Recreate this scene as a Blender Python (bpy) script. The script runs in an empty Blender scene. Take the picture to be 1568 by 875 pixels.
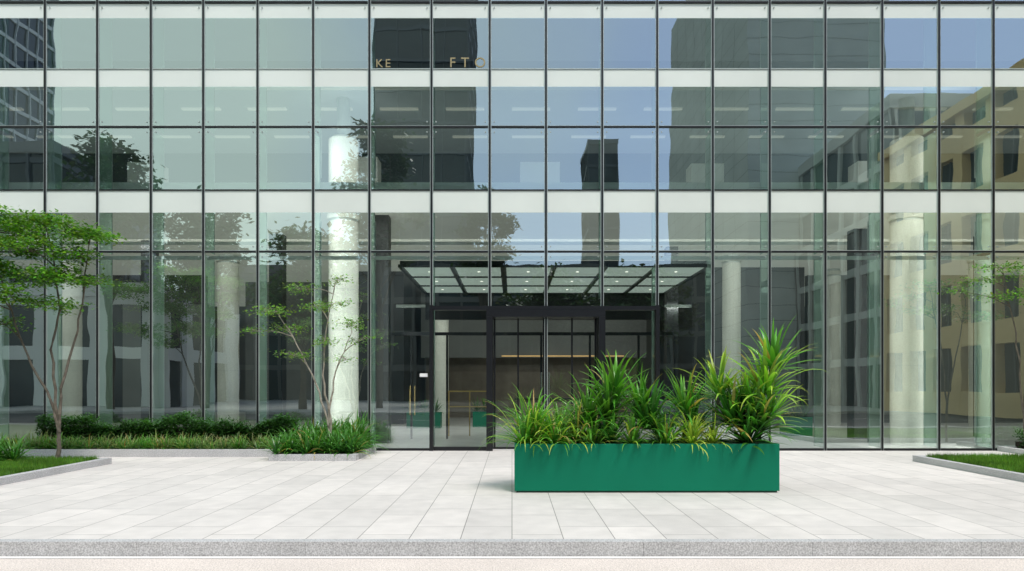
import bpy, math, random
from mathutils import Vector, Matrix
random.seed(7)
R=random.random
def U(a,b): return a+(b-a)*random.random()
scene=bpy.context.scene

# ------------------------------------------------------------------ materials
def newmat(name):
    m=bpy.data.materials.new(name); m.use_nodes=True
    nt=m.node_tree; nt.nodes.clear()
    out=nt.nodes.new('ShaderNodeOutputMaterial')
    return m,nt,out
def N(nt,t,**k):
    n=nt.nodes.new(t)
    for a,b in k.items(): setattr(n,a,b)
    return n
def L(nt,a,b): nt.links.new(a,b)
def pbr(name,col,rough=0.6,metal=0.0,var=0.12,scale=3.0,bump=0.0,bscale=60,spec=0.5,emit=0,fine=0.0,fscale=150):
    m,nt,out=newmat(name)
    b=N(nt,'ShaderNodeBsdfPrincipled'); L(nt,b.outputs[0],out.inputs[0])
    b.inputs['Roughness'].default_value=rough; b.inputs['Metallic'].default_value=metal
    b.inputs['Specular IOR Level'].default_value=spec
    tc=N(nt,'ShaderNodeTexCoord')
    no=N(nt,'ShaderNodeTexNoise'); no.inputs['Scale'].default_value=scale; no.inputs['Detail'].default_value=6
    L(nt,tc.outputs['Object'],no.inputs['Vector'])
    mr=N(nt,'ShaderNodeMapRange'); mr.inputs[1].default_value=0.3; mr.inputs[2].default_value=0.7
    mr.inputs[3].default_value=1-var; mr.inputs[4].default_value=1+var
    L(nt,no.outputs['Fac'],mr.inputs[0])
    last=mr.outputs[0]
    if fine>0:
        n2=N(nt,'ShaderNodeTexNoise'); n2.inputs['Scale'].default_value=fscale; n2.inputs['Detail'].default_value=3
        L(nt,tc.outputs['Object'],n2.inputs['Vector'])
        m2=N(nt,'ShaderNodeMapRange'); m2.inputs[1].default_value=0.35; m2.inputs[2].default_value=0.65
        m2.inputs[3].default_value=1-fine; m2.inputs[4].default_value=1+fine
        L(nt,n2.outputs['Fac'],m2.inputs[0])
        mm=N(nt,'ShaderNodeMath',operation='MULTIPLY'); L(nt,last,mm.inputs[0]); L(nt,m2.outputs[0],mm.inputs[1]); last=mm.outputs[0]
    vm=N(nt,'ShaderNodeVectorMath',operation='SCALE'); vm.inputs[0].default_value=col[:3]
    L(nt,last,vm.inputs['Scale']); L(nt,vm.outputs[0],b.inputs['Base Color'])
    if bump>0:
        bn=N(nt,'ShaderNodeTexNoise'); bn.inputs['Scale'].default_value=bscale; L(nt,tc.outputs['Object'],bn.inputs['Vector'])
        bp=N(nt,'ShaderNodeBump'); bp.inputs['Strength'].default_value=bump; bp.inputs['Distance'].default_value=0.01
        L(nt,bn.outputs['Fac'],bp.inputs['Height']); L(nt,bp.outputs[0],b.inputs['Normal'])
    if emit>0:
        b.inputs['Emission Color'].default_value=(*col[:3],1); b.inputs['Emission Strength'].default_value=emit
    return m
def glassmat(name,tint,refl,base,fres=0.8,rough=0.0,diff=0.0,dcol=(0.5,0.6,0.55),wave=0.0):
    m,nt,out=newmat(name)
    t=N(nt,'ShaderNodeBsdfTransparent'); t.inputs[0].default_value=(*tint,1)
    g=N(nt,'ShaderNodeBsdfGlossy'); g.inputs['Color'].default_value=(*refl,1); g.inputs['Roughness'].default_value=rough
    if wave>0:
        tc=N(nt,'ShaderNodeTexCoord'); wn=N(nt,'ShaderNodeTexNoise'); wn.inputs['Scale'].default_value=0.9; wn.inputs['Detail'].default_value=1.0
        L(nt,tc.outputs['Object'],wn.inputs['Vector'])
        bp=N(nt,'ShaderNodeBump'); bp.inputs['Strength'].default_value=1.0; bp.inputs['Distance'].default_value=wave
        L(nt,wn.outputs['Fac'],bp.inputs['Height']); L(nt,bp.outputs[0],g.inputs['Normal'])
    f=N(nt,'ShaderNodeFresnel'); f.inputs['IOR'].default_value=1.5
    ma=N(nt,'ShaderNodeMath',operation='MULTIPLY_ADD'); ma.inputs[1].default_value=fres; ma.inputs[2].default_value=base; ma.use_clamp=True
    L(nt,f.outputs[0],ma.inputs[0])
    mx=N(nt,'ShaderNodeMixShader'); L(nt,ma.outputs[0],mx.inputs[0])
    if diff>0:
        d=N(nt,'ShaderNodeBsdfDiffuse'); d.inputs[0].default_value=(*dcol,1)
        tr=N(nt,'ShaderNodeBsdfTranslucent'); tr.inputs[0].default_value=(*dcol,1)
        m0=N(nt,'ShaderNodeMixShader'); m0.inputs[0].default_value=0.5; L(nt,d.outputs[0],m0.inputs[1]); L(nt,tr.outputs[0],m0.inputs[2])
        m1=N(nt,'ShaderNodeMixShader'); m1.inputs[0].default_value=diff
        L(nt,t.outputs[0],m1.inputs[1]); L(nt,m0.outputs[0],m1.inputs[2]); L(nt,m1.outputs[0],mx.inputs[1])
    else: L(nt,t.outputs[0],mx.inputs[1])
    L(nt,g.outputs[0],mx.inputs[2]); L(nt,mx.outputs[0],out.inputs[0])
    return m
def leafmat(name,trans=0.3,rough=0.4):
    m,nt,out=newmat(name)
    a=N(nt,'ShaderNodeAttribute'); a.attribute_name='Col'
    b=N(nt,'ShaderNodeBsdfPrincipled'); b.inputs['Roughness'].default_value=rough; b.inputs['Specular IOR Level'].default_value=0.4
    L(nt,a.outputs['Color'],b.inputs['Base Color'])
    t=N(nt,'ShaderNodeBsdfTranslucent')
    vm=N(nt,'ShaderNodeVectorMath',operation='MULTIPLY'); vm.inputs[1].default_value=(1.5,1.5,0.7)
    L(nt,a.outputs['Color'],vm.inputs[0]); L(nt,vm.outputs[0],t.inputs[0])
    mx=N(nt,'ShaderNodeMixShader'); mx.inputs[0].default_value=trans
    L(nt,b.outputs[0],mx.inputs[1]); L(nt,t.outputs[0],mx.inputs[2]); L(nt,mx.outputs[0],out.inputs[0])
    return m
def pavemat(name,c1,c2,mort,bw,rh,msize=0.006):
    m,nt,out=newmat(name)
    b=N(nt,'ShaderNodeBsdfPrincipled'); L(nt,b.outputs[0],out.inputs[0]); b.inputs['Roughness'].default_value=0.62
    b.inputs['Specular IOR Level'].default_value=0.35
    g=N(nt,'ShaderNodeNewGeometry')
    s=N(nt,'ShaderNodeSeparateXYZ'); L(nt,g.outputs['Position'],s.inputs[0])
    c=N(nt,'ShaderNodeCombineXYZ'); L(nt,s.outputs['Y'],c.inputs['X']); L(nt,s.outputs['X'],c.inputs['Y'])
    br=N(nt,'ShaderNodeTexBrick'); br.inputs['Scale'].default_value=1; br.inputs['Brick Width'].default_value=bw
    br.inputs['Row Height'].default_value=rh; br.inputs['Mortar Size'].default_value=msize; br.inputs['Mortar Smooth'].default_value=0.3
    br.inputs['Bias'].default_value=0.0; br.offset=0.37; br.offset_frequency=3
    br.inputs['Color1'].default_value=(*c1,1); br.inputs['Color2'].default_value=(*c2,1); br.inputs['Mortar'].default_value=(*mort,1)
    L(nt,c.outputs[0],br.inputs['Vector'])
    last=br.outputs['Color']
    for sc,lo,hi,det in ((0.35,0.90,1.05,5),(3.5,0.93,1.05,6),(170,0.9,1.08,2)):
        no=N(nt,'ShaderNodeTexNoise'); no.inputs['Scale'].default_value=sc; no.inputs['Detail'].default_value=det
        L(nt,g.outputs['Position'],no.inputs['Vector'])
        mr=N(nt,'ShaderNodeMapRange'); mr.inputs[1].default_value=0.32; mr.inputs[2].default_value=0.68; mr.inputs[3].default_value=lo; mr.inputs[4].default_value=hi
        L(nt,no.outputs['Fac'],mr.inputs[0])
        vm=N(nt,'ShaderNodeVectorMath',operation='SCALE'); L(nt,last,vm.inputs[0]); L(nt,mr.outputs[0],vm.inputs['Scale']); last=vm.outputs[0]
    L(nt,last,b.inputs['Base Color'])
    return m

M={}
M['black']=pbr('black_frame',(0.014,0.015,0.018),0.35,0.3,0.1)
M['alu']=pbr('grey_aluminium',(0.45,0.50,0.48),0.4,0.3,0.1)
M['glass']=glassmat('facade_glass',(0.90,0.99,0.95),(0.88,0.98,1.0),0.29,0.9,wave=0.0022)
M['doorglass']=glassmat('door_glass',(0.78,0.85,0.83),(0.8,0.88,0.88),0.05,0.9)
M['fin']=glassmat('fin_glass',(0.76,0.95,0.86),(0.8,1.0,0.92),0.08,0.35,0.05,0.5,(0.70,0.95,0.84))
M['spandrel']=pbr('white_spandrel_panel',(0.76,0.80,0.75),0.3,0,0.05,0.5)
M['slab']=pbr('white_slab_edge',(0.78,0.79,0.75),0.6,0,0.04,1.0)
M['ceil']=pbr('ceiling_fill_glow',(0.45,0.46,0.41),0.7,0,0.05,1.0,emit=0.42)  # emission added to brighten the ceiling and the lobby below
M['ceil2']=pbr('upper_ceiling',(0.35,0.40,0.42),0.7,0,0.05,1.0,emit=0.06)  # weak emission added to lift the upper ceilings
M['ifloor']=pbr('interior_stone_floor',(0.72,0.71,0.69),0.3,0,0.10,1.5)
M['idark']=pbr('interior_dark_panel',(0.022,0.025,0.027),0.4,0,0.2,0.7)
M['iwall']=pbr('interior_grey_wall',(0.16,0.17,0.165),0.6,0,0.15,0.5)
M['uwall']=pbr('upper_grey_wall',(0.10,0.13,0.15),0.6,0,0.2,0.4)
M['iwarm']=pbr('interior_timber_wall',(0.20,0.17,0.13),0.5,0,0.2,1.5)
M['conc']=pbr('column_terrazzo',(0.64,0.65,0.59),0.65,0,0.07,1.5,0.05,80,fine=0.16,fscale=50)
M['panel']=pbr('canopy_panel',(0.50,0.58,0.53),0.4,0,0.05,1.0,emit=0.50)  # panels carry added emission to light the lobby
M['lamp']=pbr('downlight',(1.0,0.95,0.85),0.5,0,0,1,emit=1.5)
M['warmstrip']=pbr('warm_light_strip',(1.0,0.62,0.25),0.5,0,0,1,emit=0.35)
M['gold']=pbr('brass',(0.60,0.42,0.15),0.35,0.4,0.1)
M['goldd']=pbr('reflected_brass_letter',(0.34,0.28,0.15),0.5,0.2,0.1)
M['steel']=pbr('stainless_steel',(0.6,0.6,0.6),0.25,1.0,0.05)
M['white']=pbr('white_label',(0.8,0.8,0.8),0.5,0,0.02)
M['green']=pbr('planter_green_paint',(0.001,0.170,0.095),0.5,0,0.05,1.2,0.03,120,spec=0.2)
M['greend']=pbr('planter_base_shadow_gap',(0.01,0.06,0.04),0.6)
M['soil']=pbr('soil',(0.035,0.026,0.018),0.95,0,0.35,12,0.6,30)
M['granite']=pbr('granite_kerb',(0.46,0.455,0.46),0.7,0,0.08,2,0.15,150,fine=0.32,fscale=60)
M['plaza']=pavemat('plaza_paving',(0.72,0.67,0.64),(0.63,0.59,0.565),(0.24,0.22,0.21),1.15,0.56,0.0055)
M['concrete']=pbr('pale_concrete_gutter',(0.66,0.58,0.53),0.8,0,0.05,1.2,0.2,120,fine=0.25,fscale=70)
M['paint']=pbr('road_paint_white',(0.80,0.79,0.77),0.7,0,0.06,4,fine=0.1)
M['asphalt']=pbr('asphalt',(0.055,0.055,0.057),0.85,0,0.2,1,0.3,80,fine=0.25)
M['pave2']=pavemat('far_pavement',(0.45,0.44,0.42),(0.40,0.39,0.38),(0.2,0.2,0.2),0.9,0.6)
M['ground']=pbr('ground_earth',(0.22,0.21,0.19),0.9,0,0.15,0.1)
M['bark']=pbr('pale_bark',(0.13,0.11,0.085),0.85,0,0.35,9,0.5,40)
M['bark2']=pbr('whitish_bark',(0.30,0.27,0.22),0.85,0,0.35,9,0.5,40)
M['barkd']=pbr('dark_bark',(0.07,0.055,0.04),0.9,0,0.25,6,0.5,30)
M['leaf']=leafmat('foliage',0.4)
M['strap']=leafmat('strap_leaf',0.3,0.32)
M['lawnbase']=pbr('lawn_soil',(0.045,0.085,0.018),0.95,0,0.3,6)
M['towerglass']=pbr('dark_tower_glass',(0.010,0.016,0.024),0.12,0.0,0.25,0.1)
M['bglass']=pbr('opposite_window_glass',(0.02,0.035,0.045),0.1,0,0.3,0.3)
M['towerframe']=pbr('dark_tower_frame',(0.05,0.06,0.075),0.5)
M['towerlite']=pbr('tower_grid_frame',(0.45,0.50,0.50),0.5)
M['greystone']=pbr('grey_stone_cladding',(0.46,0.49,0.48),0.7,0,0.12,0.3)
M['darkstone']=pbr('dark_stone_cladding',(0.10,0.105,0.105),0.7,0,0.12,0.3)
M['greyjoint']=pbr('stone_joint',(0.2,0.21,0.2),0.8)
M['beige']=pbr('beige_stone',(0.78,0.56,0.28),0.7,0,0.10,0.4)
M['whitef']=pbr('white_render',(0.75,0.76,0.73),0.7,0,0.06,0.3)
M['greyf']=pbr('grey_render',(0.40,0.42,0.41),0.7,0,0.08,0.3)

# ------------------------------------------------------------------ mesh builder
class MB:
    def __init__(s): s.v=[];s.f=[];s.m=[];s.c=[]
    def quad(s,pts,mi=0,col=None):
        i=len(s.v); s.v+= [tuple(p) for p in pts]; s.f.append(tuple(range(i,i+len(pts)))); s.m.append(mi)
        s.c+=[col or (1,1,1)]*len(pts)
    def box(s,x0,x1,y0,y1,z0,z1,mi=0):
        i=len(s.v)
        s.v+=[(x0,y0,z0),(x1,y0,z0),(x1,y1,z0),(x0,y1,z0),(x0,y0,z1),(x1,y0,z1),(x1,y1,z1),(x0,y1,z1)]
        s.c+=[(1,1,1)]*8
        for f in ((0,3,2,1),(4,5,6,7),(0,1,5,4),(1,2,6,5),(2,3,7,6),(3,0,4,7)):
            s.f.append(tuple(i+k for k in f)); s.m.append(mi)
    def cyl(s,x,y,z0,z1,r,mi=0,n=32,r2=None):
        r2=r if r2 is None else r2
        i=len(s.v)
        for k in range(n):
            a=2*math.pi*k/n; s.v.append((x+r*math.cos(a),y+r*math.sin(a),z0))
        for k in range(n):
            a=2*math.pi*k/n; s.v.append((x+r2*math.cos(a),y+r2*math.sin(a),z1))
        s.c+=[(1,1,1)]*(2*n)
        for k in range(n):
            s.f.append((i+k,i+(k+1)%n,i+n+(k+1)%n,i+n+k)); s.m.append(mi)
        s.f.append(tuple(i+n+k for k in range(n))); s.m.append(mi)
        s.f.append(tuple(i+n-1-k for k in range(n))); s.m.append(mi)
    def tube(s,pts,rad,mi=0,n=7,col=(1,1,1)):
        pts=[Vector(p) for p in pts]; base=len(s.v)
        for j,p in enumerate(pts):
            d=(pts[min(j+1,len(pts)-1)]-pts[max(j-1,0)]).normalized()
            a=Vector((0,0,1)).cross(d); a=a.normalized() if a.length>0.05 else Vector((1,0,0))
            b=d.cross(a).normalized()
            for k in range(n):
                t=2*math.pi*k/n; s.v.append(tuple(p+(a*math.cos(t)+b*math.sin(t))*rad[j])); s.c.append(col)
        for j in range(len(pts)-1):
            for k in range(n):
                s.f.append((base+j*n+k,base+j*n+(k+1)%n,base+(j+1)*n+(k+1)%n,base+(j+1)*n+k)); s.m.append(mi)
    def leaf(s,p,size,mi,col,flat=0.6):
        a=U(0,6.283); t=U(-1,1)*(1-flat)*1.5
        d=Vector((math.cos(a),math.sin(a),t)).normalized()
        w=Vector((-math.sin(a),math.cos(a),U(-1,1)*(1-flat))).normalized()*size*0.28
        p=Vector(p); q=p+d*size; mid=p+d*size*0.45
        s.quad((p,mid+w,q,mid-w),mi,col)
    def obj(s,name,mats,parent=None,smooth=False,bevel=0):
        me=bpy.data.meshes.new(name); me.from_pydata(s.v,[],s.f)
        for k in mats: me.materials.append(M[k])
        me.polygons.foreach_set('material_index',s.m)
        at=me.color_attributes.new('Col','FLOAT_COLOR','POINT')
        fl=[]
        for c in s.c: fl+=[c[0],c[1],c[2],1.0]
        at.data.foreach_set('color',fl)
        if smooth: me.polygons.foreach_set('use_smooth',[True]*len(s.f))
        me.update()
        o=bpy.data.objects.new(name,me); scene.collection.objects.link(o)
        if parent: o.parent=parent
        if bevel>0:
            b=o.modifiers.new('bevel','BEVEL'); b.width=bevel; b.segments=2; b.limit_method='ANGLE'
        return o
def empty(name):
    e=bpy.data.objects.new(name,None); scene.collection.objects.link(e); return e

D=17.4   # facade plane (metres in front of the camera)
# ------------------------------------------------------------------ ground
g=MB(); g.quad([(-900,-900,-0.17),(900,-900,-0.17),(900,900,-0.17),(-900,900,-0.17)]); g.obj('ground',['ground'])
g=MB(); g.box(-70,70,7.40,60,-0.165,0.0); g.obj('plaza_pavement',['plaza'])
g=MB()
x=-40.0
while x<40: g.box(x+0.0008,x+1.7992,7.27,7.396,-0.16,0.003); x+=1.8
g.obj('granite_kerb',['granite'],bevel=0.004)
g=MB(); g.quad([(-200,4.5,-0.155),(200,4.5,-0.155),(200,7.27,-0.155),(-200,7.27,-0.155)]); g.obj('concrete_gutter',['concrete'])
g=MB(); g.quad([(-200,7.17,-0.150),(200,7.17,-0.150),(200,7.255,-0.150),(-200,7.255,-0.150)])
for k in range(-20,20): g.quad([(k*6,-1.6,-0.150),(k*6+3,-1.6,-0.150),(k*6+3,-1.45,-0.150),(k*6,-1.45,-0.150)])
g.obj('road_marking',['paint'])
g=MB(); g.quad([(-200,-8,-0.160),(200,-8,-0.160),(200,4.5,-0.160),(-200,4.5,-0.160)]); g.obj('road',['asphalt'])
g=MB(); g.box(-200,200,-90,-8,-0.165,-0.01); g.obj('far_pavement',['pave2'])

# ------------------------------------------------------------------ office building
B=empty('glass_office_building')
mx=[70,150,232,312,395,480,566,661,750,836,922,1006,1091,1178,1263,1350,1437,1520]
mull=[(p-784)/60 for p in mx]
for k in range(10):
    mull.insert(0,mull[0]-1.40); mull.append(mull[-1]+1.42)
joints=[0.0,5.07,8.25,11.43,14.61,17.79,20.97]
bands=[(6.07,6.63),(9.28,9.72),(11.03,11.40),(12.46,12.9),(15.64,16.08),(18.82,19.26)]
XL,XR=mull[0],mull[-1]
gl=MB(); sp=MB()
ENT=(mull[17],mull[21]) # entrance bays
def glazing_spans(z0,z1):
    spans=[]; z=z0
    for a,b in bands:
        if a>=z1 or b<=z0: continue
        if a>z: spans.append((z,a))
        z=b
    if z<z1: spans.append((z,z1))
    return spans
for i in range(len(mull)-1):
    a,b=mull[i],mull[i+1]
    for j in range(len(joints)-1):
        z0,z1=joints[j],joints[j+1]
        if j==0 and a>=ENT[0]-0.01 and b<=ENT[1]+0.01: z0=3.63
        o=[U(-1,1)*0.0030 for _ in range(3)]
        for (u,v) in glazing_spans(z0,z1):
            f=lambda x,z:(x,D+o[0]+o[1]*(x-a)/(b-a)*1.0+o[2]*(z-z0)/3.2,z)
            gl.quad([f(a,u),f(b,u),f(b,v),f(a,v)])
    for (u,v) in bands: sp.box(a+0.03,b-0.03,D+0.012,D+0.03,u+0.001,v-0.001,0)
gl.obj('facade_glazing',['glass'],B)
sp.obj('spandrel_panels',['spandrel'],B)
fr=MB()
for i,x in enumerate(mull):
    hw=0.022
    fr.box(x-hw,x+hw,D-0.03,D+0.06,0.0,21.0,0)
    fr.box(x+hw+0.002,x+hw+0.018,D-0.012,D+0.04,0.0,20.98,1)
    fr.box(x-hw-0.018,x-hw-0.002,D-0.012,D+0.04,0.0,20.98,1)
for i in range(len(mull)-1):
    a,b=mull[i]+0.044,mull[i+1]-0.044
    for z in joints[1:]:
        fr.box(a,b,D-0.03,D+0.045,z-0.020,z+0.020,0)
        fr.box(a,b,D-0.01,D+0.04,z+0.0215,z+0.036,1)
    for z in (6.645,):
        fr.box(a,b,D-0.012,D+0.05,z-0.014,z+0.014,0)
    for z in (9.735,):
        fr.box(a,b,D-0.008,D+0.05,z-0.010,z+0.010,1)
    if not (a>ENT[0]-0.1 and b<ENT[1]+0.1): fr.box(a,b,D-0.03,D+0.04,0.002,0.06,0)
    for z in joints[1:-1]:
        for dz in (-0.13,0.13):
            for xx in (a+0.07,b-0.07):
                fr.box(xx-0.014,xx+0.014,D-0.02,D+0.03,z+dz-0.014,z+dz+0.014,1)
fr.obj('mullions_and_transoms',['black','alu'],B)
fn=MB()
for i,x in enumerate(mull):
    for j in range(len(joints)-1):
        z0,z1=joints[j]+(0.0 if j else 0.02),joints[j+1]
        if j==0 and ENT[0]+0.1<x<ENT[1]-0.1: z0=3.9
        fn.quad([(x,D+0.07,z0+0.05),(x,D+0.62,z0+0.05),(x,D+0.62,z1-0.05),(x,D+0.07,z1-0.05)],0)
        fn.box(x-0.012,x+0.012,D+0.622,D+0.64,z0+0.05,z1-0.05,1)
fn.obj('glass_fins',['fin','alu'],B)
sl=MB()
Y1=42
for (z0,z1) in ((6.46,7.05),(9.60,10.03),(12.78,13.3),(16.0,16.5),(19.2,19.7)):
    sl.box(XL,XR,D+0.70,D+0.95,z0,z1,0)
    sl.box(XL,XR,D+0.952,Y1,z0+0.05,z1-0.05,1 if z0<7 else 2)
sl.box(XL,XR,D-0.06,Y1,21.0,21.5,0)
for i in range(len(mull)-1):
    sl.box(mull[i]+0.06,mull[i+1]-0.06,D+0.04,D+0.10,4.88,4.97,0)
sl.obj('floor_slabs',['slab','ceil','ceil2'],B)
sh=MB()
sh.box(XL,XR,Y1,Y1+0.3,0,21.0,0)
sh.box(XL-0.3,XL-0.002,D,Y1,0,21.0,0); sh.box(XR+0.002,XR+0.3,D,Y1,0,21.0,0)
sh.obj('outer_walls',['iwall'],B)
fl=MB(); fl.box(XL,XR,D+0.06,Y1,0.002,0.012,0); fl.obj('lobby_floor',['ifloor'],B)
up=MB()
for (z0,z1) in ((7.002,9.648),(9.982,12.828),(13.252,16.048)):
    up.box(XL,XR,23.5,23.7,z0,z1,0)
for k in range(-16,17):
    for yy in (19.6,21.8):
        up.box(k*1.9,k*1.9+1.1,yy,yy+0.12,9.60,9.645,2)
for k in range(-9,10):
    w=U(0.5,1.2); xx=k*2.7+U(-.6,.6)
    if k%2==0: up.box(xx,xx+w,20.2,20.8,7.002,7.002+U(1.0,1.9),1)
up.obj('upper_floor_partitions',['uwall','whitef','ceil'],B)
lb=MB()
lb.box(-30,-13.5,30,30.3,0.012,6.505,0)
lb.box(-12.5,-8.2,32,32.3,0.012,6.505,1)
lb.box(-7.6,-4.6,29,36,0.012,6.505,0)
lb.box(-4.4,6.5,33.0,33.3,3.0,6.505,1)
lb.box(7.4,12.0,28.0,36,0.012,6.505,0)
lb.box(13.0,26,30,30.3,0.012,6.505,1)
lb.box(-4.4,6.5,35,35.3,0.012,6.505,2)
for x in (-29,-26,-23,-20,-17,-14.2,): lb.box(x,x+0.9,29.8,29.98,0.012,5.2,1)
lb.box(-0.5,5.4,32.90,32.98,3.05,3.10,3)
lb.box(0.2,4.2,27.0,27.7,0.012,1.1,2)
lb.box(0.1,4.3,26.9,27.8,1.102,1.15,0)
lb.obj('lobby_core_walls',['idark','iwall','iwarm','warmstrip'],B)
co=MB()
def column(x,y,r,top=True):
    co.cyl(x,y,0.012,6.20,r,0,40)
    co.cyl(x,y,6.202,6.26,r*0.93,2,40); co.cyl(x,y,6.262,6.40,r*1.12,0,40,r*1.12)
    co.cyl(x,y,6.402,6.505,r*0.9,2,40)
    co.cyl(x,y,7.01,8.48,r,0,40); co.cyl(x,y,8.482,8.56,r,0,40,r*0.8)
    co.cyl(x,y,8.562,9.645,r*0.45,2,24)
    for z in (2.2,4.3): co.cyl(x,y,z,z+0.008,r+0.002,2,40)
column(-4.70,19.05,0.41); column(11.02,19.05,0.42); column(-20.4,19.05,0.41); column(26.7,19.05,0.41)
column(-10.6,25.5,0.38); column(8.2,25.5,0.33); column(13.4,28.5,0.30); column(-16.5,25.5,0.38); column(17.5,25.5,0.38); column(-2.9,28.0,0.3)
for (x,y,w) in ((-3.72,19.6,0.42),(-7.55,22,0.42),(10.8,21.3,0.46),(-12.2,23,0.4),(5.6,24,0.4),(15.2,22,0.4),(12.9,24.5,0.4)):
    co.box(x-w/2,x+w/2,y-w/2,y+w/2,0.012,6.505,1)
co.obj('lobby_columns',['conc','idark','alu'],B,smooth=False)
cn=MB()
cx0,cx1=-2.95,5.2; y0,y1=17.95,23.2; zc=4.80
nx,ny=6,3
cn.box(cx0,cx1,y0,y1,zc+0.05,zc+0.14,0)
for i in range(nx+1):
    x=cx0+(cx1-cx0)*i/nx; cn.box(x-0.05,x+0.05,y0,y1,zc-0.03,zc+0.048,0)
for j in range(ny+1):
    y=y0+(y1-y0)*j/ny
    for i in range(nx):
        xa=cx0+(cx1-cx0)*i/nx+0.052; xb=cx0+(cx1-cx0)*(i+1)/nx-0.052
        cn.box(xa,xb,y-0.04,y+0.04,zc-0.03,zc+0.048,0)
for i in range(nx):
    for j in range(ny):
        xa=cx0+(cx1-cx0)*i/nx+0.08; xb=cx0+(cx1-cx0)*(i+1)/nx-0.08
        ya=y0+(y1-y0)*j/ny+0.07; yb=y0+(y1-y0)*(j+1)/ny-0.07
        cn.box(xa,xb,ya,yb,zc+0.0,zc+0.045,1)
        cn.cyl((xa+xb)/2,(ya+yb)/2,zc-0.012,zc-0.002,0.04,2,16)
cn.box(cx0,cx1,y1+0.06,y1+0.16,3.9,zc+0.14,0)
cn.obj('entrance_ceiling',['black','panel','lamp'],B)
en=MB()
xa,xb=ENT
en.box(xa-0.045,xa+0.045,D-0.10,D+0.12,0,3.70,0)
en.box(xb-0.045,xb+0.045,D-0.10,D+0.12,0,3.70,0)
en.box(xa+0.046,xb-0.046,D-0.09,D+0.11,3.58,3.68,0)
p0,p1=(745-784)/60,(926-784)/60
en.box(p0,p0+0.16,D-0.12,D+0.55,0,3.40,0)
en.box(p1-0.16,p1,D-0.12,D+0.55,0,3.40,0)
en.box(p0,p1,D-0.12,D+0.55,3.402,3.575,0)
en.box(xa+0.05,p0-0.005,D-0.04,D+0.04,0.002,0.10,0)
en.box(p1+0.005,xb-0.05,D-0.04,D+0.04,0.002,0.10,0)
en.box(p0+0.165,p1-0.165,D+0.30,D+0.38,0.012,0.06,0)
mid=(p0+p1)/2
for x in (mid-0.035,mid+0.035,p0+0.20,p1-0.20,mid-0.70,mid+0.70):
    en.box(x-0.022,x+0.022,D+0.31,D+0.37,0.062,3.40,0)
for x in (mid-0.10,mid+0.10,):
    en.box(x-0.018,x+0.018,D+0.20,D+0.23,0.95,2.0,1)
    en.box(x-0.012,x+0.012,D+0.232,D+0.31,1.1,1.13,1); en.box(x-0.012,x+0.012,D+0.232,D+0.31,1.8,1.83,1)
en.box(-2.35,-2.15,D-0.01,D+0.0,1.88,1.97,2)
en.obj('entrance_door_frame',['black','steel','white'],B)
dg=MB()
dg.quad([(xa+0.04,D,0.1),(p0,D+0.003,0.1),(p0,D+0.002,3.58),(xa+0.04,D,3.58)])
dg.quad([(p1,D,0.1),(xb-0.04,D-0.003,0.1),(xb-0.04,D+0.002,3.58),(p1,D,3.58)])
dg.quad([(p0+0.1,D+0.34,0.06),(mid,D+0.342,0.06),(mid,D+0.34,3.40),(p0+0.1,D+0.34,3.40)])
dg.quad([(mid,D+0.345,0.06),(p1-0.1,D+0.34,0.06),(p1-0.1,D+0.343,3.40),(mid,D+0.343,3.40)])
dg.obj('entrance_door_glass',['doorglass'],B)
ins=MB()
for x in (-4.2,-3.1,-2.0,-0.6,0.9,2.4,3.9,5.0): ins.box(x-0.03,x+0.03,21.0,21.08,0.012,3.2,0)
ins.box(-4.2,5.0,21.0,21.08,3.202,3.30,0)
for x in (-3.12,-2.98): ins.box(x-0.02,x+0.02,20.90,20.94,0.75,1.65,1)
for z in (1.45,0.95): ins.box(-2.1,-0.75,22.2,22.24,z,z+0.04,1)
for x in (-2.08,-1.4,-0.8): ins.box(x,x+0.04,22.245,22.285,0.012,1.49,1)
ins.obj('lobby_screen',['black','gold'],B)
# added fill lights that brighten columns and lobby, with made-up housings
hs=MB()
def fill_light(y,z,tilt,power,name,w=0.12,x0=None,x1=None):
    x0=XL+0.5 if x0 is None else x0; x1=XR-0.5 if x1 is None else x1
    hs.box(x0,x1,y-0.04,y-0.012,z-0.05,z+0.05,0)
    ld=bpy.data.lights.new(name,'AREA'); ld.shape='RECTANGLE'; ld.size=x1-x0-0.2; ld.size_y=w; ld.energy=power; ld.color=(1.0,0.98,0.93)
    o=bpy.data.objects.new(name,ld); scene.collection.objects.link(o); o.parent=B
    o.location=((x0+x1)/2,y,z); 
    d=Vector((0,1,tilt)).normalized(); o.rotation_euler=d.to_track_quat('-Z','Y').to_euler()
fill_light(D+0.70,6.30,-1.3,320,'lobby_front_fill')
fill_light(22.5,6.34,-0.7,650,'lobby_core_fill')
fill_light(23.6,4.4,-0.9,160,'entrance_lobby_fill',0.12,-4.0,6.2)  # added fill to brighten the lobby behind the entrance
def vstrip(x,cx,cy,z0,z1,power,name):  # added vertical fill light aimed at a round column to brighten it
    hs.box(x-0.03,x+0.03,D+0.645,D+0.665,z0,z1,0)
    ld=bpy.data.lights.new(name,'AREA'); ld.shape='RECTANGLE'; ld.size=0.06; ld.size_y=z1-z0; ld.energy=power; ld.color=(1.0,0.99,0.95)
    o=bpy.data.objects.new(name,ld); scene.collection.objects.link(o); o.parent=B
    p=Vector((x,D+0.69,(z0+z1)/2)); o.location=p
    d=Vector((cx-x,cy-p.y,0)).normalized()
    zax=-d; yax=Vector((0,0,1)); xax=yax.cross(zax)
    o.rotation_euler=Matrix((xax,yax,zax)).transposed().to_euler()
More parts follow.
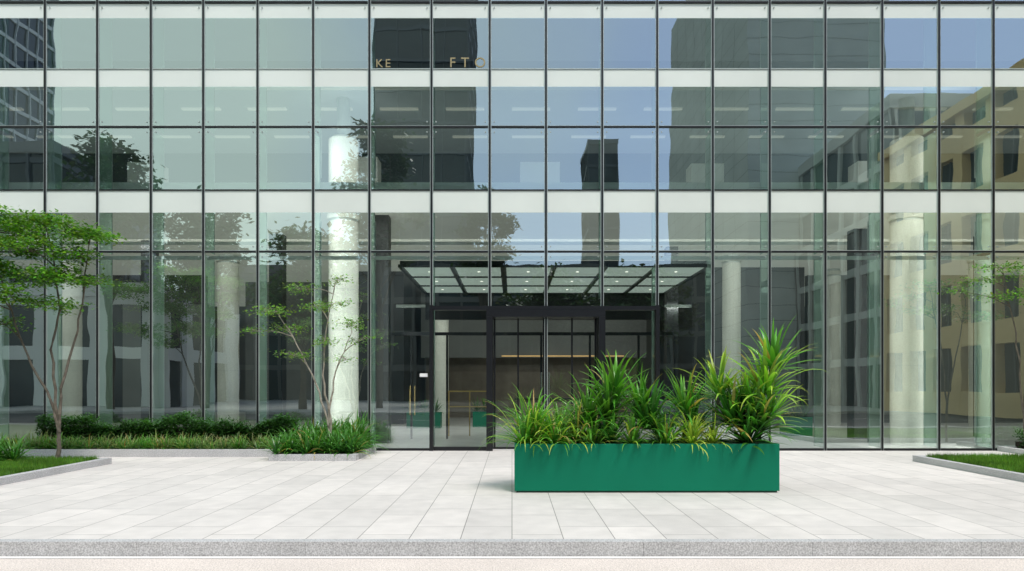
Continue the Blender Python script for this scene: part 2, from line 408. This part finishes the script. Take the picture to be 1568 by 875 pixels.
for cx,q0,q1 in ((-4.70,38,44),(11.02,44,60)):
    lft=max(q for q in mull if q<cx-0.25); rgt=min(q for q in mull if q>cx+0.25)
    for q,pw in ((lft,q0),(rgt,q1)):
        vstrip(q,cx,19.05,0.15,6.0,pw,'column_fill')
        vstrip(q,cx,19.05,7.15,8.5,pw*0.30,'column_fill_upper')
hs.obj('fill_light_housings',['alu'],B)  # made-up casings for the added fill lights
def text(name,s,x,z,size,sp=1.3):
    cu=bpy.data.curves.new(name,'FONT'); cu.body=s; cu.size=size; cu.extrude=0.004; cu.space_character=sp
    o=bpy.data.objects.new(name,cu); scene.collection.objects.link(o)
    o.location=(x,D-0.012,z); o.rotation_euler=(math.radians(90),0,0); cu.materials.append(M['goldd']); o.parent=B
text('reflected_lettering','KE',-3.48,9.77,0.30); text('reflected_lettering_b','FTO',-1.60,9.77,0.36,1.7)  # letters on the facade stand in for a reflection of gold letters opposite

# ------------------------------------------------------------------ plant helpers
def mixc(a,b,t): return tuple(a[i]*(1-t)+b[i]*t for i in range(3))
def strap(mb,base,az,el,length,width,droop,c0,c1,edge=None,mi=0,seg=8):
    p=Vector(base); th=el
    s=length/seg
    azv=az; tw=U(-0.25,0.25)
    c0=tuple(k*U(0.7,1.3) for k in c0); c1=tuple(k*U(0.8,1.2) for k in c1)
    i0=len(mb.v)
    for k in range(seg+1):
        t=k/seg
        d=Vector((math.cos(azv)*math.cos(th),math.sin(azv)*math.cos(th),math.sin(th)))
        side=Vector((-math.sin(azv),math.cos(azv),tw*t)).normalized()
        nrm=d.cross(side)
        w=width*0.5*(0.45+0.55*min(1,t*4))*max(0.02,(1-t**2.2))
        col=mixc(c0,c1,t**1.5)
        ec=col if edge is None else mixc(col,edge,0.6)
        mb.v+= [tuple(p-side*w),tuple(p+nrm*w*0.35),tuple(p+side*w)]
        mb.c+=[ec,col,ec]
        p=p+d*s; th-=droop*(0.10+1.8*t*t+0.3*t)/seg; azv+=tw*0.15
    for k in range(seg):
        a=i0+k*3
        mb.f.append((a,a+1,a+4,a+3)); mb.m.append(mi); mb.f.append((a+1,a+2,a+5,a+4)); mb.m.append(mi)
def rosette(mb,x,y,z,n,length,width,elr,droop,c0,c1,edge=None,spread=0.05,mi=0,lean=(0,0)):
    for k in range(n):
        az=k*2.399+U(-0.3,0.3); t=(k+0.5)/n
        el=math.radians(elr[0]+(elr[1]-elr[0])*t+U(-8,8))
        ln=length*U(0.65,1.15)*(0.8+0.2*t)
        ca,cb=c0,c1
        if R()<0.05: ca,cb=(0.30,0.30,0.06),(0.42,0.34,0.12)   # a few ageing leaves
        strap(mb,(x+math.cos(az)*spread*R()+lean[0]*t,y+math.sin(az)*spread*R()+lean[1]*t,z+t*0.06),az,el,ln,width*U(0.75,1.15),droop*U(0.5,1.5),ca,cb,edge,mi)
DG=(0.026,0.105,0.018); MG=(0.060,0.225,0.026); LG=(0.16,0.43,0.045); YG=(0.42,0.60,0.06); YL=(0.68,0.66,0.14)
# ------------------------------------------------------------------ green planter
P=empty('green_planter')
px0,px1,py0,py1,pz=0.04,4.15,10.58,11.50,0.76
pb=MB(); t=0.035
pb.box(px0,px1,py0,py0+t,0.03,pz); pb.box(px0,px1,py1-t,py1,0.03,pz)
pb.box(px0,px0+t,py0+t+0.0005,py1-t-0.0005,0.03,pz); pb.box(px1-t,px1,py0+t+0.0005,py1-t-0.0005,0.03,pz)
pb.obj('planter_walls',['green'],P,bevel=0.006)
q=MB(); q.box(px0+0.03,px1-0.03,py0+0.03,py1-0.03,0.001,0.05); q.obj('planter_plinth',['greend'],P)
q=MB(); q.box(px0+t+0.001,px1-t-0.001,py0+t+0.001,py1-t-0.001,0.6,0.70); q.obj('planter_soil',['soil'],P)

def plant(name,fn):
    mb=MB(); fn(mb); return mb.obj(name,['strap','bark'],smooth=True)
def spider(mb,x,y,n=70,h=0.6,yel=0.3,w=0.036):
    rosette(mb,x,y,0.70,n,h*1.25,w,(15,84),2.4,MG,LG,None,0.09)
    rosette(mb,x,y,0.72,int(n*yel),h*1.15,w*0.9,(5,80),2.6,LG,YG,YL,0.09)
def drac(mb,x,y,z,n,ln,c=(DG,MG),w=0.048,stem=None,lean=(0,0),elr=(-5,88),dr=1.3):
    if stem: mb.tube([(x-stem[0],y-stem[1],0.68),(x-stem[0]*0.5,y-stem[1]*0.5,(0.68+z)/2),(x,y,z+0.05)],[0.03,0.026,0.022],1,8)
    rosette(mb,x,y,z,n,ln,w,elr,dr,c[0],c[1],None,0.06,0,lean)
plant('spider_plant',lambda m:(spider(m,0.36,10.95,90,0.80,0.25,0.042),spider(m,0.20,10.85,50,0.76,0.3,0.04)))
plant('spider_plant',lambda m:(spider(m,0.68,10.82,70,0.64,0.5,0.04),spider(m,0.75,11.2,50,0.75,0.1,0.04)))
plant('spider_plant',lambda m:(spider(m,1.05,11.0,60,0.72,0.3,0.04),spider(m,1.3,10.80,50,0.55,0.3)))
plant('dracaena_plant',lambda m:(drac(m,1.55,11.1,1.10,65,0.92,(DG,LG),0.070,(0.05,0)),drac(m,1.68,11.2,1.46,48,0.84,(MG,LG),0.068,(0.1,0.05)),drac(m,1.22,11.0,0.98,55,0.88,(DG,LG),0.064),drac(m,1.55,10.85,0.72,40,0.8,(DG,MG),0.062,None,(0,0),(10,80))))
plant('dracaena_plant',lambda m:(drac(m,2.2,11.0,0.95,70,0.86,(DG,MG),0.070),drac(m,2.1,11.2,1.16,45,0.74,(MG,LG),0.064)))
plant('spider_plant',lambda m:(spider(m,2.45,10.82,55,0.54,0.3),spider(m,1.9,10.8,50,0.52,0.2),spider(m,2.5,11.2,50,0.70,0.1)))
plant('dracaena_plant',lambda m:(drac(m,2.85,11.2,1.18,60,0.80,(MG,LG),0.060,(0.05,0)),drac(m,2.95,11.1,0.85,45,0.76,(DG,MG),0.062)))
plant('spider_plant',lambda m:(rosette(m,2.85,10.82,0.7,80,0.66,0.034,(8,80),2.4,LG,YG,YL),rosette(m,3.2,10.85,0.7,50,0.60,0.034,(8,80),2.4,LG,YG,YL)))
plant('dracaena_plant',lambda m:(drac(m,3.55,11.0,1.02,75,0.90,(DG,MG),0.078),drac(m,3.95,10.95,0.92,70,0.88,(DG,LG),0.076),drac(m,3.75,10.85,0.72,55,0.80,(DG,MG),0.070,None,(0,0),(5,80))))
plant('dracaena_plant',lambda m:(drac(m,3.40,11.2,1.45,48,0.90,(MG,YG),0.062,(0.15,0)),drac(m,3.80,11.1,1.35,42,0.8,(MG,YG),0.062,(0.1,0))))
plant('dracaena_plant',lambda m:(drac(m,4.12,11.12,1.50,48,1.06,(LG,YG),0.078,(0.34,0.05),(0,0),(0,80),1.8),drac(m,4.24,11.1,1.92,32,0.84,(MG,LG),0.092,(0.44,0.05),(0,0),(0,86),0.9),drac(m,4.15,11.0,1.15,32,0.80,(LG,YG),0.062,(0.25,0.0))))

for (x,y,w) in ((-3.4,26.5,1.3),(-1.1,27.2,0.9),(9.4,22.6,0.85)):
    mb=MB(); mb.box(x-w/2,x+w/2,y-0.3,y+0.3,0.014,0.62,0)
    for k in range(3):
        rosette(mb,x-w/3+k*w/3,y,0.6,35,0.6,0.05,(0,80),1.3,DG,MG,None,0.05,1)
    mb.obj('lobby_planter',['green','strap'],smooth=False)

# ------------------------------------------------------------------ beds
def kerb(mb,x0,x1,y0,y1,h,w=0.14):
    mb.box(x0,x1,y0,y0+w,-0.01,h); mb.box(x0,x1,y1-w,y1,-0.01,h)
    mb.box(x0,x0+w,y0+w+0.002,y1-w-0.002,-0.01,h); mb.box(x1-w,x1,y0+w+0.002,y1-w-0.002,-0.01,h)
def bed(name,x0,x1,y0,y1,h,soil,w=0.14):
    e=empty(name); k=MB(); kerb(k,x0,x1,y0,y1,h,w); k.obj('kerb',['granite'],e,bevel=0.008)
    s=MB(); s.box(x0+w,x1-w,y0+w,y1-w,0.002,h-0.03); s.obj('soil',[soil],e)
bed('lawn_bed',-20,-8.5,7.9,14.5,0.13,'lawnbase')
bed('lawn_bed',8.8,20,9.5,15.0,0.13,'lawnbase')
bed('planting_bed',-22,-5.38,15.85,D-0.10,0.17,'soil')
bed('planting_bed',-5.36,-3.44,15.02,D-0.10,0.14,'soil')
bed('planting_bed',12.3,22,15.9,D-0.10,0.12,'soil')
def lawn(name,x0,x1,y0,y1,n,z):
    mb=MB()
    for k in range(n):
        x=U(x0,x1);y=U(y0,y1);h=U(0.06,0.13);a=U(0,6.28);w=0.008;dx,dy=math.cos(a)*w,math.sin(a)*w
        lx,ly=U(-.04,.04),U(-.04,.04)
        pt=0.8+0.25*math.sin(x*3.1+math.sin(y*2.3)*2)*math.sin(y*2.7)
        v=(0.7+0.6*R())*pt; c=mixc((0.08,0.24,0.03),(0.20,0.37,0.05),R()); c=tuple(q*v for q in c)
        mb.quad([(x-dx,y-dy,z),(x+dx,y+dy,z),(x+lx,y+ly,z+h)],0,c)
    mb.obj(name,['leaf'])
lawn('lawn_grass',-13.5,-8.66,10.2,14.35,42000,0.10)
lawn('lawn_grass',8.96,14.5,11.2,14.85,38000,0.10)
mb=MB()
for k in range(200):
    x=U(-13.5,-5.6); y=U(16.05,16.6)
    rosette(mb,x,y,0.14,20,U(0.26,0.44),0.020,(20,82),1.9,MG if R()<.5 else DG,(0.42,0.46,0.20) if R()<.6 else LG,None,0.05)
for k in range(25):
    rosette(mb,U(12.6,15),U(16.1,17.1),0.1,16,U(0.22,0.34),0.018,(15,80),1.5,DG,MG,None,0.04)
mb.obj('border_grass',['strap'])
mb=MB()
for k in range(80):
    x=U(-5.25,-3.58); y=U(15.2,17.0)
    rosette(mb,x,y,0.12,28,U(0.38,0.58)+0.36*(y-15)/2,0.052,(12,84),2.0,DG,(0.10,0.32,0.04),None,0.05)
mb.obj('fern_plants',['strap'])
mb=MB()
for k in range(26):
    rosette(mb,U(-12,-9.9),U(13.3,14.2),0.12,26,U(0.42,0.6),0.04,(10,82),1.8,DG,(0.11,0.34,0.04),None,0.05)
mb.obj('fern_plants',['strap'])
def hedge(name,x0,x1,y0,y1,z0,z1,n):
    mb=MB()
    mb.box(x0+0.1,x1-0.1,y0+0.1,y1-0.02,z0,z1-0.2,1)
    for k in range(n):
        x=U(x0,x1); y=U(y0,y1); 
        top=z1+0.10*math.sin(x*2.1)+0.07*math.sin(x*5.3+1)+0.05*math.sin(y*7)+0.04*math.sin(x*13)
        z=z0+(top-z0)*(R()**0.5)
        if R()<0.5: y=y0+0.12*R()
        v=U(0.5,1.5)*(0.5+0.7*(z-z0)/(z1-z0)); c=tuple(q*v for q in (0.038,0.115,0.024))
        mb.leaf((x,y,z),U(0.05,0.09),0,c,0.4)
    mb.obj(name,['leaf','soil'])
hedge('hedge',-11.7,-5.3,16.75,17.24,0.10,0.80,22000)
hedge('hedge',12.6,16,16.85,17.24,0.08,0.45,4000)
# ------------------------------------------------------------------ trees
def tree(name,base,trunks,pads,leafn,lsize,cols,bark='bark',tr=0.05,sz=1.0):
    mb=MB(); base=Vector(base); tips=[]
    for tp in trunks:
        pts=[base+Vector((U(-.02,.02),U(-.02,.02),0))]+[Vector(p) for p in tp]
        spp=[]
        for a,b in zip(pts[:-1],pts[1:]):
            for k in range(4):
                t=k/4; spp.append(a.lerp(b,t)+Vector((U(-1,1),U(-1,1),0))*0.022)
        spp.append(pts[-1]); n=len(spp)
        mb.tube(spp,[tr*(1-0.78*i/(n-1)) for i in range(n)],1,8); tips+=spp[n//3:]
    for (x,y,z,rx,rz,dens) in pads:
        c=Vector((x,y,z))
        st=min(tips,key=lambda q:(q-c).length+max(0,q.z-c.z+0.15)*4)
        midp=st.lerp(c,0.5)+Vector((U(-.08,.08),U(-.08,.08),0.06))
        e=c-Vector((0,0,rz*0.6))
        mb.tube([st,st.lerp(midp,0.5)+Vector((0,0,0.02)),midp,midp.lerp(e,0.5),e],[tr*.40,tr*.34,tr*.26,tr*.2,tr*.15],1,6)
        nb=int(8+rx*12)
        per=int(leafn*dens*rx*rx/nb)
        for k in range(nb):
            a=U(0,6.283); rr=rx*math.sqrt(U(0.08,1.2))
            q=c+Vector((math.cos(a)*rr,math.sin(a)*rr*0.85,U(-1.2,1.2)*rz-0.35*rz*(rr/rx)))
            mb.tube([e,e.lerp(q,0.5)+Vector((U(-.04,.04),U(-.04,.04),0.04)),q],[tr*.14,tr*.10,tr*.05],1,4)
            cr=0.10+0.10*rx; tone=U(0.6,1.35)
            for j in range(per):
                o=Vector((random.gauss(0,cr),random.gauss(0,cr),random.gauss(0,cr*0.30)))
                t=R(); col=mixc(cols[0],cols[1],t); col=tuple(v*tone*U(0.75,1.25) for v in col)
                mb.leaf(q+o,lsize*U(0.6,1.2),0,col,0.5)
    return mb.obj(name,['leaf',bark],smooth=False)
gcols=((0.06,0.17,0.02),(0.18,0.38,0.05))
tree('maple_tree',(-9.38,14.1,0.08),
 [[(-9.36,14.1,0.7),(-9.42,14.1,1.3),(-9.5,14.1,2.4),(-9.38,14.15,3.3),(-9.5,14.1,4.4),(-9.7,14.1,5.1)],
  [(-9.37,14.1,0.7),(-9.48,14.1,1.3),(-9.95,14.0,2.3),(-10.3,13.9,3.5),(-10.6,13.9,4.4)],
  [(-9.36,14.1,0.9),(-9.30,14.1,1.6),(-9.05,14.2,2.8),(-8.9,14.2,3.8),(-8.8,14.2,4.6)]],
 [(-9.9,14.1,5.15,.70,.14,1),(-9.1,14.1,4.82,.55,.12,1),(-8.55,14.1,4.78,.35,.07,.9),(-10.6,14,4.9,.65,.14,1),(-9.8,13.8,4.45,.75,.12,1),
  (-10.9,13.9,4.1,.6,.13,1),(-9.7,14.1,3.95,.80,.14,1),(-8.7,14.2,3.85,.34,.07,.8),(-10.3,13.6,3.5,.60,.12,1),(-9.3,14,3.35,.45,.10,.9),(-10.4,14,2.95,.40,.08,.7),(-11.5,14,4.6,.8,.15,1),(-11.3,14,3.4,.6,.15,1),(-8.9,14,4.35,.35,.07,.8)],
 2900,0.10,gcols,'bark',0.040)
tree('maple_tree',(-4.25,16.0,0.12),
 [[(-4.28,16,1.0),(-4.45,16,1.9),(-4.35,16,2.9),(-4.15,16,4.1)],
  [(-4.3,16,0.6),(-4.38,16,1.1),(-4.65,15.9,1.9),(-5.1,15.9,2.8),(-5.5,15.9,3.4)],
  [(-4.26,16,1.1),(-4.15,16,2.0),(-3.75,16,2.9)]],
 [(-4.1,16,4.15,.25,.07,1),(-4.95,16,3.95,.30,.06,1),(-5.6,15.9,3.4,.36,.06,1),(-4.6,16,3.55,.34,.08,1),(-5.3,16,3.0,.32,.06,1),(-3.8,16,3.1,.32,.08,1),(-3.55,16,2.75,.24,.06,1),
  (-5.1,15.9,2.4,.30,.06,1),(-5.95,15.9,2.95,.22,.05,1),(-4.3,15.9,2.7,.30,.06,.8),(-4.0,16,3.6,.22,.05,.9),(-3.9,16,2.3,.2,.05,.8)],
 2400,0.08,((0.08,0.19,0.03),(0.20,0.37,0.07)),'bark2',0.034)
tree('maple_tree',(12.0,15.9,0.10),
 [[(11.95,16,1.2),(11.85,16,2.6),(11.6,16,3.8),(11.5,16,4.4)],[(12.0,16,1.3),(12.3,16,2.8),(12.5,16,4.0)]],
 [(11.5,16,4.45,.45,.08,1),(10.9,16,4.15,.35,.05,.9),(12.3,16,4.3,.5,.09,1),(11.2,15.9,3.75,.4,.06,.8),(12.1,15.9,3.8,.45,.08,.9),(10.45,16,3.9,.25,.04,.7),(12.8,16,3.6,.5,.1,1)],
 1700,0.08,gcols,'bark',0.028)
def bigtree(x,y,h,r,tone=1.0):
    mb=MB()
    mb.tube([(x,y,0),(x+.1,y,h*.25),(x-.1,y,h*.5),(x,y,h*.8)],[.28,.22,.16,.06],1,10)
    for k in range(46):
        a=U(0,6.283); e=U(-0.6,1.0); rr=r*U(0.2,1.0)*math.sqrt(max(0.1,1-e*e*0.8))
        q=Vector((x+math.cos(a)*rr,y+math.sin(a)*rr,h*0.68+e*h*0.28))
        mb.tube([(x,y,h*U(.3,.6)),tuple(q)],[.08,.03],1,5)
        tn=tone*U(.6,1.3); cr=r*0.17
        for j in range(130):
            col=tuple(v*tn*U(.7,1.3) for v in (0.045,0.095,0.025))
            mb.leaf(q+Vector((random.gauss(0,cr),random.gauss(0,cr),random.gauss(0,cr*.7))),U(.35,.6),0,col,0.4)
    mb.obj('street_tree',['leaf','barkd'])
for (x,y,h,r,t) in ((-27.5,-12,19,3.0,.7),(-21.5,-13,15,3.0,.8),(-14.5,-12,12.5,3.4,1.4),(-9.8,-16,21.5,2.6,.5),(-2.2,-25,19.5,2.4,.5),(3.5,-20,11,3.5,.7),(9,-14,10,3.5,.7)):
    bigtree(x,y,h,r,t)

# ------------------------------------------------------------------ opposite buildings (seen mirrored in the glass)
def grid_building(name,x0,x1,y0,y1,h,mats,fh=3.6,bw=1.8,band=0.5,mul=0.15,z0=0.0):
    mb=MB(); mb.box(x0,x1,y0,y1,z0,h,0)
    z=z0+fh
    while z<h-0.2:
        mb.box(x0-0.15,x1+0.15,y0-0.15,y1+0.15,z-band/2,z+band/2,1); z+=fh
    n=max(1,int((x1-x0)/bw))
    for k in range(n+1):
        x=x0+(x1-x0)*k/n
        mb.box(x-mul/2,x+mul/2,y1+0.002,y1+0.20,z0,h,1); mb.box(x-mul/2,x+mul/2,y0-0.20,y0-0.002,z0,h,1)
    n=max(1,int((y1-y0)/bw))
    for k in range(n+1):
        y=y0+(y1-y0)*k/n
        mb.box(x0-0.20,x0-0.002,y-mul/2,y+mul/2,z0,h,1); mb.box(x1+0.002,x1+0.20,y-mul/2,y+mul/2,z0,h,1)
    mb.box(x0-0.3,x1+0.3,y0-0.3,y1+0.3,h,h+0.9,1)
    mb.obj(name,mats)
grid_building('dark_glass_tower',-16.2,-5.2,-60,-45,78,['towerglass','towerframe'],3.6,2.75,0.35,0.12)
grid_building('grid_office_tower',-74,-58,-52,-41,90,['towerglass','towerlite'],2.6,1.6,0.45,0.12)
grid_building('dark_office_block',-60,-38,-38,-22,21,['towerglass','towerframe'],3.4,2.2,0.5,0.2)
grid_building('small_dark_tower',13,17.5,-90,-80,42,['towerglass','towerframe'],3.5,2.2,0.4,0.15)
grid_building('white_grid_building',26,46,-26.5,-11.5,20.5,['bglass','greyf'],3.4,2.5,0.6,0.4)
grid_building('low_office_block',-30,22,-50,-38,13.5,['bglass','darkstone'],3.6,2.4,0.6,0.3)
grid_building('pale_arcade_building',-52,-27,-30,-17,8.4,['bglass','whitef'],4.1,3.6,1.0,1.8)
mb=MB(); mb.box(21.2,34,-56,-27,0,49,0)
for k in range(1,32): mb.box(21.195,21.21,-56,-27,k*1.5,k*1.5+0.05,1); mb.box(21.2,34,-27.01,-26.995,k*1.5,k*1.5+0.05,1)
for k in range(1,8): mb.box(21.19,21.22,-56+k*3.6,-56+k*3.6+0.05,0,49,1)
mb.obj('grey_stone_building',['greystone','greyjoint'])
mb=MB()
X0=25.0; 
mb.box(X0+0.5,45,-11,14,0,16.8,1)
ys=[-11+2.5*k for k in range(11)]
for y in ys: mb.box(X0,X0+0.498,y-0.4,y+0.4,0,16.8,0)
for z in (0,3.8,7.4,11.0,14.6):
    for a,b in zip(ys[:-1],ys[1:]): mb.box(X0+0.02,X0+0.498,a+0.402,b-0.402,z,z+1.3,0)
mb.box(X0-0.3,45.2,-11.3,14.3,16.8,17.4,0)
for y in ys[:-1]:
    mb.box(X0+0.35,X0+0.45,y+1.2,y+1.3,0,16.7,2)
mb.obj('beige_stone_building',['beige','bglass','towerframe'])

# ------------------------------------------------------------------ camera, light
cam=bpy.data.cameras.new('camera'); co_=bpy.data.objects.new('camera',cam); scene.collection.objects.link(co_)
co_.location=(0,0,1.67); co_.rotation_euler=(math.radians(90),0,0)
cam.sensor_width=36; cam.lens=36*1045/1568; cam.shift_y=0.0973; cam.clip_end=3000
scene.camera=co_
SE,SR=58,148
w=bpy.data.worlds.new('World'); scene.world=w; w.use_nodes=True; nt=w.node_tree; nt.nodes.clear()
out=nt.nodes.new('ShaderNodeOutputWorld'); bg=nt.nodes.new('ShaderNodeBackground'); sk=nt.nodes.new('ShaderNodeTexSky')
sk.sky_type='NISHITA'; sk.sun_disc=False; sk.sun_elevation=math.radians(SE); sk.sun_rotation=math.radians(SR)
sk.air_density=1.4; sk.dust_density=1.0; sk.ozone_density=2.5
# high thin cloud / haze over the clear sky (in the same physical units as the sky texture)
tc=nt.nodes.new('ShaderNodeTexCoord'); cl=nt.nodes.new('ShaderNodeTexNoise'); cl.inputs['Scale'].default_value=1.3; cl.inputs['Detail'].default_value=5
nt.links.new(tc.outputs['Generated'],cl.inputs['Vector'])
sx=nt.nodes.new('ShaderNodeSeparateXYZ'); nt.links.new(tc.outputs['Generated'],sx.inputs[0])
m1=nt.nodes.new('ShaderNodeMath'); m1.operation='MULTIPLY_ADD'; m1.inputs[1].default_value=-0.90; nt.links.new(sx.outputs['X'],m1.inputs[0]); nt.links.new(cl.outputs['Fac'],m1.inputs[2])
mr=nt.nodes.new('ShaderNodeMapRange'); mr.inputs[1].default_value=0.44; mr.inputs[2].default_value=0.72; mr.inputs[3].default_value=0.30; mr.inputs[4].default_value=0.97
nt.links.new(m1.outputs[0],mr.inputs[0])
mxn=nt.nodes.new('ShaderNodeMix'); mxn.data_type='RGBA'; mxn.inputs[7].default_value=(7.6,9.0,8.2,1)
nt.links.new(mr.outputs[0],mxn.inputs[0])
bl=nt.nodes.new('ShaderNodeVectorMath'); bl.operation='MULTIPLY'; bl.inputs[1].default_value=(1.10,1.12,1.40)
nt.links.new(sk.outputs[0],bl.inputs[0]); nt.links.new(bl.outputs[0],mxn.inputs[6])
bg.inputs[1].default_value=0.15; nt.links.new(mxn.outputs[2],bg.inputs[0]); nt.links.new(bg.outputs[0],out.inputs[0])
sd=bpy.data.lights.new('sun','SUN'); sd.energy=2.8; sd.angle=math.radians(16); sd.color=(1.0,0.94,0.86)
so=bpy.data.objects.new('sun',sd); scene.collection.objects.link(so)
dv=Vector((math.sin(math.radians(SR))*math.cos(math.radians(SE)),math.cos(math.radians(SR))*math.cos(math.radians(SE)),math.sin(math.radians(SE))))
so.rotation_euler=dv.to_track_quat('Z','Y').to_euler()
scene.view_settings.view_transform='Standard'; scene.view_settings.look='None'; scene.view_settings.exposure=0
